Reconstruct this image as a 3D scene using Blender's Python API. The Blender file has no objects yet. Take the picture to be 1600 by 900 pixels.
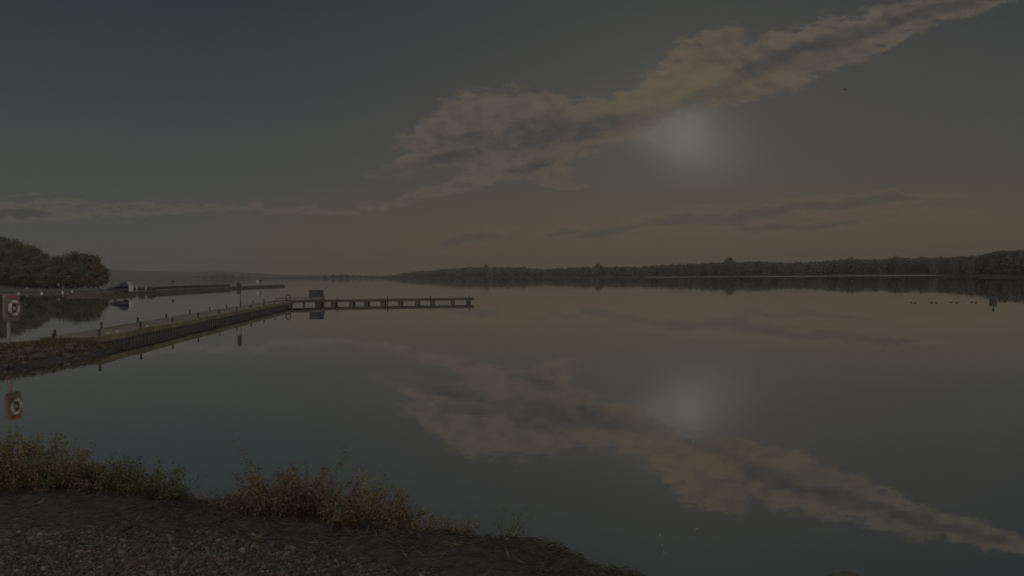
import bpy, bmesh, math, random
import numpy as np
from mathutils import Vector, Matrix

random.seed(7)
RNG = np.random.default_rng(11)
scene = bpy.context.scene
COL = scene.collection
R = math.radians

# ------------------------------------------------------------------ camera
CAM_H = 2.6
PITCH, ROLL, F = R(-1.0), R(0.71), 1200.0
fwd = Vector((0, math.cos(PITCH), math.sin(PITCH)))
r0 = Vector((1, 0, 0)); u0 = r0.cross(fwd)
rc = r0 * math.cos(ROLL) - u0 * math.sin(ROLL)
uc = r0 * math.sin(ROLL) + u0 * math.cos(ROLL)
CAM = Vector((0, 0, CAM_H))
cd = bpy.data.cameras.new('camera'); cam = bpy.data.objects.new('camera', cd); COL.objects.link(cam)
cd.sensor_width = 36; cd.lens = 36 * F / 1600; cd.clip_start = .05; cd.clip_end = 20000
m = Matrix((rc, uc, -fwd)).transposed().to_4x4(); m.translation = CAM
cam.matrix_world = m
scene.camera = cam

def ray(px, py):
    return (fwd + rc * ((px - 800) / F) + uc * (-(py - 450) / F))
def at(px, py, z=0.0):
    d = ray(px, py); t = (z - CAM_H) / d.z
    return CAM + d * t
def at_d(px, py, dist):
    d = ray(px, py); return CAM + d * (dist / d.y)

# ------------------------------------------------------------------ world: sky, sun glow, clouds
SUN = ray(1072, 212).normalized()
SUN_EL = math.asin(SUN.z); SUN_AZ = math.atan2(SUN.x, SUN.y)
world = bpy.data.worlds.new('World'); scene.world = world; world.use_nodes = True
NT = world.node_tree; NT.nodes.clear()
def N(t, **kw):
    n = NT.nodes.new(t)
    for k, v in kw.items(): setattr(n, k, v)
    return n
def L(a, b): NT.links.new(a, b)
def put(sock, v):
    if isinstance(v, (int, float)): sock.default_value = v
    elif isinstance(v, (tuple, list, Vector)):
        sock.default_value = tuple(v) if len(sock.default_value) == len(v) else tuple(v) + (1,)
    else: L(v, sock)
def M(op, a, b=0.0, c=0.0, clamp=False):
    n = N('ShaderNodeMath', operation=op, use_clamp=clamp)
    put(n.inputs[0], a); put(n.inputs[1], b); put(n.inputs[2], c); return n.outputs[0]
def V(op, a, b=(0, 0, 0)):
    n = N('ShaderNodeVectorMath', operation=op); put(n.inputs[0], a); put(n.inputs[1], b)
    return n.outputs['Value'] if op in ('DOT_PRODUCT', 'LENGTH', 'DISTANCE') else n.outputs['Vector']
def SS(x, a, b):
    n = N('ShaderNodeMapRange', interpolation_type='SMOOTHSTEP'); n.clamp = True
    put(n.inputs['Value'], x); put(n.inputs['From Min'], a); put(n.inputs['From Max'], b); return n.outputs[0]
def MIX(f, a, b):
    n = N('ShaderNodeMix', data_type='RGBA'); put(n.inputs[0], f); put(n.inputs[6], a); put(n.inputs[7], b); return n.outputs[2]
def RAMP(x, stops):
    n = N('ShaderNodeValToRGB'); put(n.inputs[0], x); e = n.color_ramp.elements
    while len(e) < len(stops): e.new(.5)
    for i, (p, c) in enumerate(stops): e[i].position = p; e[i].color = tuple(c) + (1,)
    return n.outputs[0]
def NOISE(vec, scale, detail=5, rough=.55, dist=0.0):
    n = N('ShaderNodeTexNoise'); L(vec, n.inputs['Vector'])
    n.inputs['Scale'].default_value = scale; n.inputs['Detail'].default_value = detail
    n.inputs['Roughness'].default_value = rough; n.inputs['Distortion'].default_value = dist
    return n.outputs['Fac'], n.outputs['Color']
def lin(c): return tuple((((v / 255) + .055) / 1.055) ** 2.4 for v in c)
K = 10.0                                    # Background strength 0.1 -> colours carry x10
def sc(c): return tuple(v * K for v in lin(c))

tc = N('ShaderNodeTexCoord'); D = V('NORMALIZE', tc.outputs['Generated'])
sx = N('ShaderNodeSeparateXYZ'); L(D, sx.inputs[0])
dx, dy, dz = sx.outputs
elev = M('MULTIPLY', M('ARCSINE', dz), 180 / math.pi)
en = M('DIVIDE', M('MAXIMUM', elev, 0.0), 90.0, clamp=True)
warm = RAMP(en, [(0, sc((98, 77, 53))), (.028, sc((89, 75, 59))), (.075, sc((73, 72, 66))), (.13, sc((67, 67, 65))), (.21, sc((59, 62, 62))), (.45, sc((52, 56, 58))), (1, sc((48, 54, 58)))])
cool = RAMP(en, [(0, sc((82, 81, 72))), (.03, sc((78, 79, 73))), (.075, sc((69, 72, 69))), (.13, sc((58, 64, 67))), (.21, sc((45, 52, 56))), (.45, sc((47, 53, 58))), (1, sc((44, 52, 58)))])
hz = Vector((SUN.x, SUN.y, 0)).normalized()
side = SS(V('DOT_PRODUCT', D, tuple(hz)), .78, .985)
base = MIX(side, cool, warm)
sky = N('ShaderNodeTexSky', sky_type='NISHITA', sun_disc=False)
sky.sun_elevation = SUN_EL; sky.sun_rotation = SUN_AZ
gm = N('ShaderNodeGamma'); L(sky.outputs[0], gm.inputs[0]); gm.inputs[1].default_value = .45
nsk = V('MULTIPLY', gm.outputs[0], (.42, .42, .42))
base = MIX(.05, base, nsk)

# cloud field in direction coordinates (x/y, z/y) for the hemisphere in front of the shore
ysafe = M('MAXIMUM', dy, .05)
P3 = N('ShaderNodeCombineXYZ'); L(M('DIVIDE', dx, ysafe), P3.inputs[0]); L(M('DIVIDE', dz, ysafe), P3.inputs[1])
P0 = P3.outputs[0]
_, nc = NOISE(P0, 9, 4, .55)
warpv = V('MULTIPLY', V('SUBTRACT', nc, (.5, .5, .5)), (.075, .028, 0))
_, nc2 = NOISE(P0, 34, 3, .6)
warp2 = V('MULTIPLY', V('SUBTRACT', nc2, (.5, .5, .5)), (.034, .014, 0))
PW = V('ADD', V('ADD', P0, warpv), warp2)
def pd(px, py):
    d = ray(px, py); return Vector((d.x / d.y, d.z / d.y, 0))
def blob(px, py, rx, ry, ang, w=1.0):
    c = pd(px, py); a = R(ang) + ROLL * -1
    e1 = (math.cos(a) * F / rx, math.sin(a) * F / rx, 0); e2 = (-math.sin(a) * F / ry, math.cos(a) * F / ry, 0)
    q = V('SUBTRACT', PW, tuple(c))
    A = V('DOT_PRODUCT', q, e1); B = V('DOT_PRODUCT', q, e2)
    r = M('SQRT', M('ADD', M('MULTIPLY', A, A), M('MULTIPLY', B, B)))
    return M('MULTIPLY', M('MAXIMUM', M('SUBTRACT', 1.25, r), -1.2), w)
def union(bl):
    o = bl[0]
    # smooth union of the lobes
    for b in bl[1:]:
        n = N('ShaderNodeMath', operation='SMOOTH_MAX'); put(n.inputs[0], o); put(n.inputs[1], b); n.inputs[2].default_value = .13
        o = n.outputs[0]
    return o
main = union([blob(*b) for b in [
    (735, 190, 78, 54, 16), (820, 185, 110, 52, 2), (680, 205, 36, 30, 20), (636, 224, 30, 19, 0), (690, 247, 112, 22, 13), (800, 245, 110, 34, 2), (850, 262, 60, 26, -18),
    (930, 190, 120, 46, 12), (1000, 165, 90, 34, 12), (690, 299, 140, 13, 13), (590, 318, 50, 7, 4, .9), (775, 274, 110, 16, 8), (890, 291, 46, 6, -3, .9),
    (1108, 98, 78, 54, 14), (1060, 130, 70, 44, 16), (1130, 62, 44, 24, 4), (1210, 92, 110, 44, 18), (1150, 130, 90, 34, 18), (1260, 72, 110, 34, 22),
    (1370, 42, 140, 34, 18), (1520, 2, 160, 22, 14), (1290, 98, 110, 15, 19), (1200, 138, 90, 17, 15), (1390, 68, 60, 7, 18, .9)]])
belt = union([blob(*b) for b in [(690, 252, 105, 11, 14), (735, 215, 60, 12, 8), (860, 208, 120, 19, 6), (800, 228, 60, 10, 0), (960, 190, 90, 14, 12), (1065, 166, 100, 17, 15), (1180, 112, 90, 12, 22), (1300, 66, 120, 15, 20), (1450, 22, 130, 10, 15), (830, 262, 40, 9, 20)]])
low = union([blob(*b) for b in [
    (735, 374, 62, 13, 16), (690, 384, 40, 5, 4, .8), (868, 361, 46, 10, 12), (960, 358, 120, 9, 6, .9), (1065, 342, 110, 18, 9), (1190, 332, 170, 17, 5),
    (1370, 316, 110, 11, 5), (1260, 352, 300, 12, 3, .8), (1440, 330, 120, 5, 2, .5)]])
left = union([blob(*b) for b in [
    (25, 333, 120, 17, 0, 1.5), (220, 324, 150, 14, 1, .9), (130, 316, 60, 6, -3, .9), (400, 322, 140, 7, -3, .85), (490, 330, 62, 8, -5, .8), (20, 303, 55, 3, 0, .5), (400, 399, 170, 4, 0, .35), (700, 402, 120, 4, 2, .35)]])
mp = N('ShaderNodeMapping'); L(P0, mp.inputs[0]); mp.inputs['Rotation'].default_value = (0, 0, R(-14)); mp.inputs['Scale'].default_value = (1, 2.6, 1)
fb, _ = NOISE(mp.outputs[0], 16, 8, .62, .6)
fb2, _ = NOISE(mp.outputs[0], 7, 6, .6, .4)
fb3, _ = NOISE(mp.outputs[0], 48, 6, .68, .8)
mp2 = N('ShaderNodeMapping'); L(V('ADD', P0, V('MULTIPLY', warpv, (.5, .5, 0))), mp2.inputs[0]); mp2.inputs['Rotation'].default_value = (0, 0, R(-3)); mp2.inputs['Scale'].default_value = (1, 6.5, 1)
fs, _ = NOISE(mp2.outputs[0], 11, 8, .64, .5)
mp3 = N('ShaderNodeMapping'); L(PW, mp3.inputs[0]); mp3.inputs['Rotation'].default_value = (0, 0, R(-16)); mp3.inputs['Scale'].default_value = (1, 4.5, 1)
ft, _ = NOISE(mp3.outputs[0], 17, 7, .66, .7)
front = SS(dy, .35, .55)
def cloud(field, thr, soft, amp, nz=None):
    d = M('ADD', field, M('MULTIPLY', M('SUBTRACT', nz or fb, .5), amp))
    d = M('ADD', d, M('MULTIPLY', M('SUBTRACT', fb3, .5), amp * .8))
    return d, M('MULTIPLY', SS(d, thr, thr + soft), front)
dm, am = cloud(M('ADD', main, M('MULTIPLY', M('SUBTRACT', ft, .5), .9)), .22, .38, 1.4)
dl, al = cloud(low, .02, .5, 2.0, fs)
df, af = cloud(left, .3, .5, 3.0, fs)
theta = M('MULTIPLY', M('ARCCOSINE', M('MINIMUM', V('DOT_PRODUCT', D, tuple(SUN)), .999999)), 180 / math.pi)
near = M('EXPONENT', M('MULTIPLY', M('POWER', M('DIVIDE', theta, 7.0), 2.0), -1.0))
edge = MIX(near, sc((92, 86, 77)), sc((101, 89, 70)))
core = MIX(near, sc((64, 63, 60)), sc((70, 68, 63)))
# relief: density here against density a little nearer the sun -> lit and shaded sides of each lump
tos = V('MULTIPLY', V('NORMALIZE', V('SUBTRACT', tuple(pd(1072, 212)), P0)), (.013, .013, 0))
def relief(scale, k):
    def st(v):
        q = N('ShaderNodeMapping'); L(v, q.inputs[0]); q.inputs['Rotation'].default_value = (0, 0, R(-13)); q.inputs['Scale'].default_value = (1, 2.1, 1); return q.outputs[0]
    nA, _ = NOISE(st(PW), scale, 6, .6, .3)
    nB, _ = NOISE(st(V('ADD', PW, tos)), scale, 6, .6, .3)
    return M('MULTIPLY', M('SUBTRACT', nA, nB), k)
rl_ = M('ADD', M('ADD', relief(9, 1.6), relief(24, 1.3)), M('MULTIPLY', M('SUBTRACT', ft, .5), .9))
deep = M('ADD', M('MULTIPLY', SS(M('ADD', dm, M('MULTIPLY', M('SUBTRACT', fb2, .5), 2.0)), .3, 1.3), .35), M('MULTIPLY', SS(M('ADD', belt, M('ADD', M('MULTIPLY', M('SUBTRACT', fb, .5), 1.2), M('MULTIPLY', M('SUBTRACT', ft, .5), 2.2))), -.15, .85), .72))
lit = M('ADD', M('SUBTRACT', .95, M('MULTIPLY', deep, .8)), rl_, clamp=True)
cm = MIX(lit, core, edge)
darkl = SS(M('ADD', dl, M('MULTIPLY', M('SUBTRACT', fb2, .5), 1.2)), .4, .95)
cl_ = MIX(darkl, sc((94, 83, 68)), sc((76, 70, 63)))
darkf = SS(df, .75, 1.5)
cf = MIX(darkf, sc((91, 86, 77)), sc((65, 65, 63)))
# loose generic cloud over the rest of the dome
gn, _ = NOISE(V('MULTIPLY', D, (1, 1, 2.5)), 2.2, 7, .6, .3)
ag = M('MULTIPLY', M('MULTIPLY', SS(gn, .52, .7), M('SUBTRACT', 1, SS(dy, .2, .6))), .7)
col = MIX(ag, base, sc((74, 72, 68)))
col = MIX(M('MULTIPLY', af, .85), col, cf)
col = MIX(M('MULTIPLY', al, .85), col, cl_)
halo = M('MULTIPLY', M('EXPONENT', M('MULTIPLY', theta, -1 / 4.5)), .26)
col = MIX(halo, col, sc((97, 92, 82)))
col = MIX(M('MULTIPLY', am, .93), col, cm)
cmask = M('SUBTRACT', 1, M('MULTIPLY', am, .5))
PG = V('ADD', P0, V('MULTIPLY', warpv, (.6, .8, 0)))
def glow(px, py, rx, ry, ang, pw):
    c = pd(px, py); a = R(ang)
    q = V('SUBTRACT', PG, tuple(c))
    A = V('DOT_PRODUCT', q, (math.cos(a) * F / rx, math.sin(a) * F / rx, 0)); B = V('DOT_PRODUCT', q, (-math.sin(a) * F / ry, math.cos(a) * F / ry, 0))
    r2 = M('ADD', M('MULTIPLY', A, A), M('MULTIPLY', B, B))
    return M('MULTIPLY', M('EXPONENT', M('MULTIPLY', M('POWER', r2, pw), -1.0)), front)
g1 = M('ADD', M('MULTIPLY', glow(1074, 218, 64, 37, -24, .8), 1.2), M('MULTIPLY', glow(1045, 200, 52, 17, 16, .9), .8))
g2 = M('MULTIPLY', M('EXPONENT', M('MULTIPLY', theta, -1 / 3.2)), .42)
g = M('MINIMUM', M('MULTIPLY', M('ADD', g1, g2), cmask), 1.0)
col = MIX(g, col, sc((100, 98, 93)))
g3 = M('EXPONENT', M('MULTIPLY', M('POWER', M('DIVIDE', theta, 1.25), 2.0), -1.0))
col = V('ADD', col, V('MULTIPLY', MIX(g3, (0, 0, 0), (1, .97, .9)), (.026 * K, .026 * K, .026 * K)))
# fill light added to the unseen sky overhead and behind the camera
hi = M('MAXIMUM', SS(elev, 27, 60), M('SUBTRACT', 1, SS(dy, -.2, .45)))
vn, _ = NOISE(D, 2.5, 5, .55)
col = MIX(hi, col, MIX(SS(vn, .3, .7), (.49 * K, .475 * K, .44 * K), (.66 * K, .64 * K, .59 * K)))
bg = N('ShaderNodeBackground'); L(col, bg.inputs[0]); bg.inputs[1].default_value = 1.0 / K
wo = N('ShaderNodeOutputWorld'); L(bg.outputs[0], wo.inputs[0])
world.cycles.sampling_method = 'MANUAL'; world.cycles.sample_map_resolution = 1024

# ------------------------------------------------------------------ sun, veiled by cloud and low
sl = bpy.data.lights.new('sun', 'SUN'); sl.energy = .000005; sl.angle = R(1.6); sl.color = (1, .93, .82)
so = bpy.data.objects.new('sun', sl); COL.objects.link(so)
so.rotation_euler = (-SUN).to_track_quat('-Z', 'Y').to_euler()

vs = scene.view_settings
vs.view_transform = 'Standard'; vs.look = 'None'; vs.exposure = 0.0; vs.gamma = 1; vs.use_curve_mapping = False

# ------------------------------------------------------------------ materials
def mat(name, c1, c2=None, scale=4.0, rough=.85, bump=0.0, coords='Object', stretch=(1, 1, 1), spec=.25):
    mt = bpy.data.materials.new(name); mt.use_nodes = True; nt = mt.node_tree
    b = nt.nodes['Principled BSDF']; b.inputs['Roughness'].default_value = rough; b.inputs['Specular IOR Level'].default_value = spec
    c2 = c2 or tuple(v * .6 for v in c1)
    t = nt.nodes.new('ShaderNodeTexCoord'); mp = nt.nodes.new('ShaderNodeMapping'); mp.inputs['Scale'].default_value = stretch
    nt.links.new(t.outputs[coords], mp.inputs[0])
    n = nt.nodes.new('ShaderNodeTexNoise'); n.inputs['Scale'].default_value = scale; n.inputs['Detail'].default_value = 7; n.inputs['Roughness'].default_value = .65
    nt.links.new(mp.outputs[0], n.inputs['Vector'])
    r = nt.nodes.new('ShaderNodeValToRGB'); r.color_ramp.elements[0].position = .32; r.color_ramp.elements[1].position = .68
    r.color_ramp.elements[0].color = tuple(c2) + (1,); r.color_ramp.elements[1].color = tuple(c1) + (1,)
    nt.links.new(n.outputs['Fac'], r.inputs[0]); nt.links.new(r.outputs[0], b.inputs['Base Color'])
    if bump:
        bp = nt.nodes.new('ShaderNodeBump'); bp.inputs['Strength'].default_value = bump; bp.inputs['Distance'].default_value = .05
        nt.links.new(n.outputs['Fac'], bp.inputs['Height']); nt.links.new(bp.outputs[0], b.inputs['Normal'])
    return mt
def tone_mat(name, rough=.8, translucent=0.0):
    """colour of each leaf, blade or stone comes from its own colour attribute"""
    mt = bpy.data.materials.new(name); mt.use_nodes = True; nt = mt.node_tree
    b = nt.nodes['Principled BSDF']; b.inputs['Roughness'].default_value = rough; b.inputs['Specular IOR Level'].default_value = .2
    a = nt.nodes.new('ShaderNodeAttribute'); a.attribute_name = 'tone'
    nt.links.new(a.outputs['Color'], b.inputs['Base Color'])
    if translucent:
        tr = nt.nodes.new('ShaderNodeBsdfTranslucent'); nt.links.new(a.outputs['Color'], tr.inputs[0])
        mx = nt.nodes.new('ShaderNodeMixShader'); mx.inputs[0].default_value = translucent
        nt.links.new(b.outputs[0], mx.inputs[1]); nt.links.new(tr.outputs[0], mx.inputs[2])
        nt.links.new(mx.outputs[0], nt.nodes['Material Output'].inputs[0])
    return mt
LEAF = tone_mat('leaf', .7, .4); STONE = tone_mat('stone', .8); GRASS = tone_mat('dry_grass', .85, .2)
BARK = mat('bark', (.07, .055, .04), (.03, .025, .02), 6)
CONC = mat('concrete_deck', (.12, .106, .088), (.06, .055, .046), .9, .9, .15)
MOSS = mat('mossy_edge', (.15, .132, .07), (.06, .056, .04), 1.4, .95, .4)
PILE = mat('wet_piling', (.105, .1, .084), (.06, .057, .048), 3)
IRON = mat('dark_iron', (.055, .052, .046), (.034, .032, .029), 8, .5)
TIMB = mat('weathered_timber', (.085, .07, .052), (.045, .038, .03), 4, .85, .2, stretch=(1, 6, 6))
EARTH = mat('earth_and_stone', (.085, .07, .053), (.035, .03, .024), 2.2, .95, .6)
WHITE = mat('white_paint', (.4, .39, .37), (.28, .27, .25), 6, .6)
CREAM = mat('faded_cream', (.3, .235, .2), (.22, .165, .14), 9, .6)
ORANGE = mat('faded_orange', (.2, .14, .11), (.145, .1, .08), 7, .6)
RED = mat('red_plastic', (.3, .07, .05), (.2, .05, .04), 7, .6)
NAVY = mat('navy_canvas', (.04, .042, .055), (.026, .028, .038), 5, .8, .2)
BLUEG = mat('blue_grey_board', (.055, .056, .057), (.042, .043, .043), 3, .6)
STEEL = mat('galvanised', (.3, .28, .26), (.2, .19, .18), 12, .5)

# water
WATER = bpy.data.materials.new('lake_water'); WATER.use_nodes = True
nt = WATER.node_tree; nt.nodes.clear()
def wn(t): return nt.nodes.new(t)
geo = wn('ShaderNodeNewGeometry')
def wnoise(scale, stretch, detail=2):
    mp = wn('ShaderNodeMapping'); mp.inputs['Scale'].default_value = stretch; nt.links.new(geo.outputs['Position'], mp.inputs[0])
    n = wn('ShaderNodeTexNoise'); n.inputs['Scale'].default_value = scale; n.inputs['Detail'].default_value = detail
    nt.links.new(mp.outputs[0], n.inputs['Vector']); return n.outputs['Fac']
b1 = wn('ShaderNodeBump'); b1.inputs['Strength'].default_value = .032; b1.inputs['Distance'].default_value = .05
nt.links.new(wnoise(1.1, (.6, 1, 1), 3), b1.inputs['Height'])
b2 = wn('ShaderNodeBump'); b2.inputs['Strength'].default_value = .02; b2.inputs['Distance'].default_value = .3
nt.links.new(wnoise(.12, (.5, 1, 1), 2), b2.inputs['Height']); nt.links.new(b1.outputs[0], b2.inputs['Normal'])
gl = wn('ShaderNodeBsdfGlossy'); gl.inputs['Roughness'].default_value = .018; gl.inputs['Color'].default_value = (.97, .97, .96, 1)
nt.links.new(b2.outputs[0], gl.inputs['Normal'])
df_ = wn('ShaderNodeBsdfDiffuse'); df_.inputs['Color'].default_value = (.018, .022, .022, 1)
sp = wn('ShaderNodeSeparateXYZ'); nt.links.new(geo.outputs['Position'], sp.inputs[0])
rr = wn('ShaderNodeMapRange'); rr.inputs['From Min'].default_value = 60; rr.inputs['From Max'].default_value = 500; rr.inputs['To Min'].default_value = .012; rr.inputs['To Max'].default_value = .03
nt.links.new(sp.outputs['Y'], rr.inputs[0])
ws = wnoise(.05, (.35, 1.6, 1), 4); wr = wn('ShaderNodeMapRange'); wr.inputs['From Min'].default_value = .5; wr.inputs['From Max'].default_value = .72; wr.inputs['To Min'].default_value = 0; wr.inputs['To Max'].default_value = .03
nt.links.new(ws, wr.inputs[0]); wa = wn('ShaderNodeMath'); nt.links.new(rr.outputs[0], wa.inputs[0]); nt.links.new(wr.outputs[0], wa.inputs[1]); nt.links.new(wa.outputs[0], gl.inputs['Roughness'])
fr = wn('ShaderNodeFresnel'); fr.inputs['IOR'].default_value = 1.33; nt.links.new(b2.outputs[0], fr.inputs['Normal'])
mr = wn('ShaderNodeMapRange'); mr.inputs['To Min'].default_value = .5; mr.inputs['To Max'].default_value = 1.0
mr.inputs['From Max'].default_value = .8
nt.links.new(fr.outputs[0], mr.inputs[0])
mx = wn('ShaderNodeMixShader'); nt.links.new(mr.outputs[0], mx.inputs[0]); nt.links.new(df_.outputs[0], mx.inputs[1]); nt.links.new(gl.outputs[0], mx.inputs[2])
ow = wn('ShaderNodeOutputMaterial'); nt.links.new(mx.outputs[0], ow.inputs[0])

# ------------------------------------------------------------------ helpers
def tag(o, label=None, cat=None, group=None, kind=None):
    if label: o['label'] = label
    if cat: o['category'] = cat
    if group: o['group'] = group
    if kind: o['kind'] = kind
    return o
def empty(name, loc, rz=0.0):
    o = bpy.data.objects.new(name, None); COL.objects.link(o); o.location = loc; o.rotation_euler.z = rz
    o.empty_display_size = .1; return o
def copy_tree(o, parent=None):
    c = o.copy(); COL.objects.link(c); c.parent = parent
    for ch in o.children: copy_tree(ch, c)
    return c
def link(name, me, material, parent=None, loc=None):
    o = bpy.data.objects.new(name, me); COL.objects.link(o)
    if material: me.materials.append(material)
    o.parent = parent
    if loc is not None: o.location = loc
    return o
class MB:
    def __init__(s): s.bm = bmesh.new()
    def box(s, c, size, rz=0.0, bevel=0.0, tilt=None):
        r = bmesh.ops.create_cube(s.bm, size=1.0); vs_ = r['verts']
        mt = Matrix.Translation(c) @ Matrix.Rotation(rz, 4, 'Z')
        if tilt: mt = mt @ tilt
        bmesh.ops.transform(s.bm, matrix=mt @ Matrix.Diagonal((*size, 1)), verts=vs_)
        if bevel:
            es = {e for v in vs_ for e in v.link_edges}
            bmesh.ops.bevel(s.bm, geom=list(es), offset=bevel, segments=2, profile=.5, affect='EDGES')
        return s
    def tube(s, a, b, ra, rb=None, n=8):
        a, b = Vector(a), Vector(b); d = b - a; rb = ra if rb is None else rb
        r = bmesh.ops.create_cone(s.bm, cap_ends=True, segments=n, radius1=ra, radius2=rb, depth=d.length)
        bmesh.ops.transform(s.bm, matrix=Matrix.Translation((a + b) / 2) @ d.to_track_quat('Z', 'Y').to_matrix().to_4x4(), verts=r['verts'])
        return s
    def lathe(s, prof, c=(0, 0, 0), n=16, mtx=None):
        rings = []
        for r_, z in prof:
            rings.append([s.bm.verts.new((r_ * math.cos(2 * math.pi * k / n), r_ * math.sin(2 * math.pi * k / n), z)) for k in range(n)])
        for A, B in zip(rings, rings[1:]):
            for k in range(n): s.bm.faces.new((A[k], A[(k + 1) % n], B[(k + 1) % n], B[k]))
        s.bm.faces.new(rings[0][::-1]); s.bm.faces.new(rings[-1])
        mt = Matrix.Translation(c) @ (mtx or Matrix())
        bmesh.ops.transform(s.bm, matrix=mt, verts=[v for r_ in rings for v in r_]); return s
    def torus(s, c, R_, r_, mtx=None, n=28, k=10, arc=2 * math.pi, sy=1.0):
        rings = []; closed = arc > 6.28; cnt = n if closed else n + 1
        for i in range(cnt):
            a = arc * i / n; ring = []
            for j in range(k):
                q = 2 * math.pi * j / k; rr = R_ + r_ * math.cos(q)
                ring.append(s.bm.verts.new((rr * math.cos(a), rr * math.sin(a) * sy, r_ * math.sin(q))))
            rings.append(ring)
        for i in range(n if closed else n):
            if not closed and i + 1 > n: break
            A, B = rings[i], rings[(i + 1) % cnt]
            for j in range(k): s.bm.faces.new((A[j], A[(j + 1) % k], B[(j + 1) % k], B[j]))
        mt = Matrix.Translation(c) @ (mtx or Matrix())
        bmesh.ops.transform(s.bm, matrix=mt, verts=[v for r2 in rings for v in r2]); return s
    def prism(s, pts, y0, y1, mtx=None):
        A = [s.bm.verts.new((x, y0, z)) for x, z in pts]; B = [s.bm.verts.new((x, y1, z)) for x, z in pts]
        s.bm.faces.new(A); s.bm.faces.new(B[::-1])
        for i in range(len(pts)):
            j = (i + 1) % len(pts); s.bm.faces.new((A[j], A[i], B[i], B[j]))
        if mtx: bmesh.ops.transform(s.bm, matrix=mtx, verts=A + B)
        return s
    def build(s, name, material, parent=None, loc=None, smooth=False):
        bmesh.ops.recalc_face_normals(s.bm, faces=s.bm.faces[:])
        me = bpy.data.meshes.new(name); s.bm.to_mesh(me); s.bm.free()
        if smooth: me.shade_smooth()
        return link(name, me, material, parent, loc)
def np_mesh(name, verts, faces, tone=None, smooth=False):
    """verts (n,3), faces (m,k) int, tone (n,3) colour of its own"""
    me = bpy.data.meshes.new(name); n, (mf, k) = len(verts), faces.shape
    me.vertices.add(n); me.vertices.foreach_set('co', np.asarray(verts, np.float32).ravel())
    me.loops.add(mf * k); me.loops.foreach_set('vertex_index', faces.astype(np.int32).ravel())
    me.polygons.add(mf); me.polygons.foreach_set('loop_start', np.arange(0, mf * k, k, dtype=np.int32))
    me.update(calc_edges=True)
    if tone is not None:
        ca = me.color_attributes.new('tone', 'FLOAT_COLOR', 'POINT')
        ca.data.foreach_set('color', np.concatenate([tone, np.ones((n, 1))], 1).astype(np.float32).ravel())
    if smooth: me.shade_smooth()
    return me
def unit(v): return v / np.maximum(np.linalg.norm(v, axis=-1, keepdims=True), 1e-9)
def leaf_quads(C, A, B, tone):
    """diamond leaves: centre C, long half axis A, wide half axis B"""
    n = len(C); v = np.stack([C - A, C + B, C + A, C - B], 1).reshape(-1, 3)
    return v, np.arange(n * 4).reshape(n, 4), np.repeat(tone, 4, 0)
def rand_axes(n, length, width, up=0.0):
    a = unit(RNG.normal(size=(n, 3)) + np.array([0, 0, up])); b = unit(np.cross(a, RNG.normal(size=(n, 3))))
    return a * np.reshape(length, (-1, 1)), b * np.reshape(width, (-1, 1))
def fbm(x, y, s, seed=0):
    r = np.random.default_rng(seed); z = 0
    for k in range(5):
        for _ in range(3):
            a, p = r.uniform(0, 6.28, 2); f = s * 2 ** k * r.uniform(.7, 1.3)
            z = z + np.sin((x * math.cos(a) + y * math.sin(a)) * f + p) * .5 ** k / 3
    return z

# ------------------------------------------------------------------ shore ground
POLY = np.array([(40, -60), (9, -8), (3.4, 1.5), (1.75, 3.6), (1.1, 4.45), (.75, 4.8), (.2, 5.25), (-.6, 5.5), (-1.4, 5.9), (-2.0, 6.3), (-2.85, 6.7), (-3.9, 7.1), (-5.5, 7.9),
                 (-9, 10.5), (-15, 16), (-16.2, 20), (-14.95, 22.6), (-14.5, 25), (-14.6, 28), (-15.2, 29.2), (-17.5, 29.4), (-19, 28.3), (-22, 28.8), (-30, 34), (-90, 60), (-200, 40), (-200, -60)], float)
def shore_sd(x, y):
    x, y = np.asarray(x, float), np.asarray(y, float)
    best = np.full(x.shape, 1e9); inside = np.zeros(x.shape, bool)
    for (x0, y0), (x1, y1) in zip(POLY, np.roll(POLY, -1, 0)):
        ex, ey = x1 - x0, y1 - y0
        t = np.clip(((x - x0) * ex + (y - y0) * ey) / (ex * ex + ey * ey), 0, 1)
        best = np.minimum(best, np.hypot(x - x0 - t * ex, y - y0 - t * ey))
        c = ((y0 > y) != (y1 > y)) & (x < ex * (y - y0) / (ey if ey else 1e-9) + x0)
        inside ^= c
    return np.where(inside, best, -best)
def ground_z(x, y):
    x, y = np.asarray(x, float), np.asarray(y, float)
    d = shore_sd(x, y) + .1 * fbm(x, y, 2.2, 3)
    near_ = np.interp(d, [-30, -3, -.9, -.35, 0, .35, 1.0, 3, 60], [-4, -1.6, -.5, .3, .68, .82, .97, 1.03, 1.2])
    bank = np.interp(d, [-30, -3, -.3, 0, .5, 1.3, 2.0, 60], [-4, -1.6, -.25, .05, .26, .4, .46, .9])
    w = np.clip((y - 11) / 6, 0, 1)
    z = near_ * (1 - w) + bank * w
    lump = .035 * fbm(x, y, 3.0, 5) + .018 * fbm(x, y, 9, 6) * np.exp(-(d / 1.2) ** 2) * 2
    z = z + lump * (1 - w) + w * .11 * fbm(x, y, 2.6, 8) * np.exp(-((d - .3) / .8) ** 2)
    return z
def gz(x, y): return float(ground_z(np.array([x]), np.array([y]))[0])
xs = np.concatenate([-np.geomspace(200, 19, 16), np.arange(-18.5, -6, .22), np.arange(-6, 3.2, .045), np.geomspace(3.3, 40, 22)])
ys = np.concatenate([np.linspace(-60, 1.5, 18), np.arange(1.6, 8.2, .045), np.arange(8.3, 20, .35), np.arange(20, 31, .15), np.geomspace(31.5, 66, 14)])
gx, gy = np.meshgrid(xs, ys); nz = ground_z(gx, gy)
vts = np.stack([gx, gy, nz], -1).reshape(-1, 3)
ny, nx = gx.shape; ii = np.arange(ny * nx).reshape(ny, nx)
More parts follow.
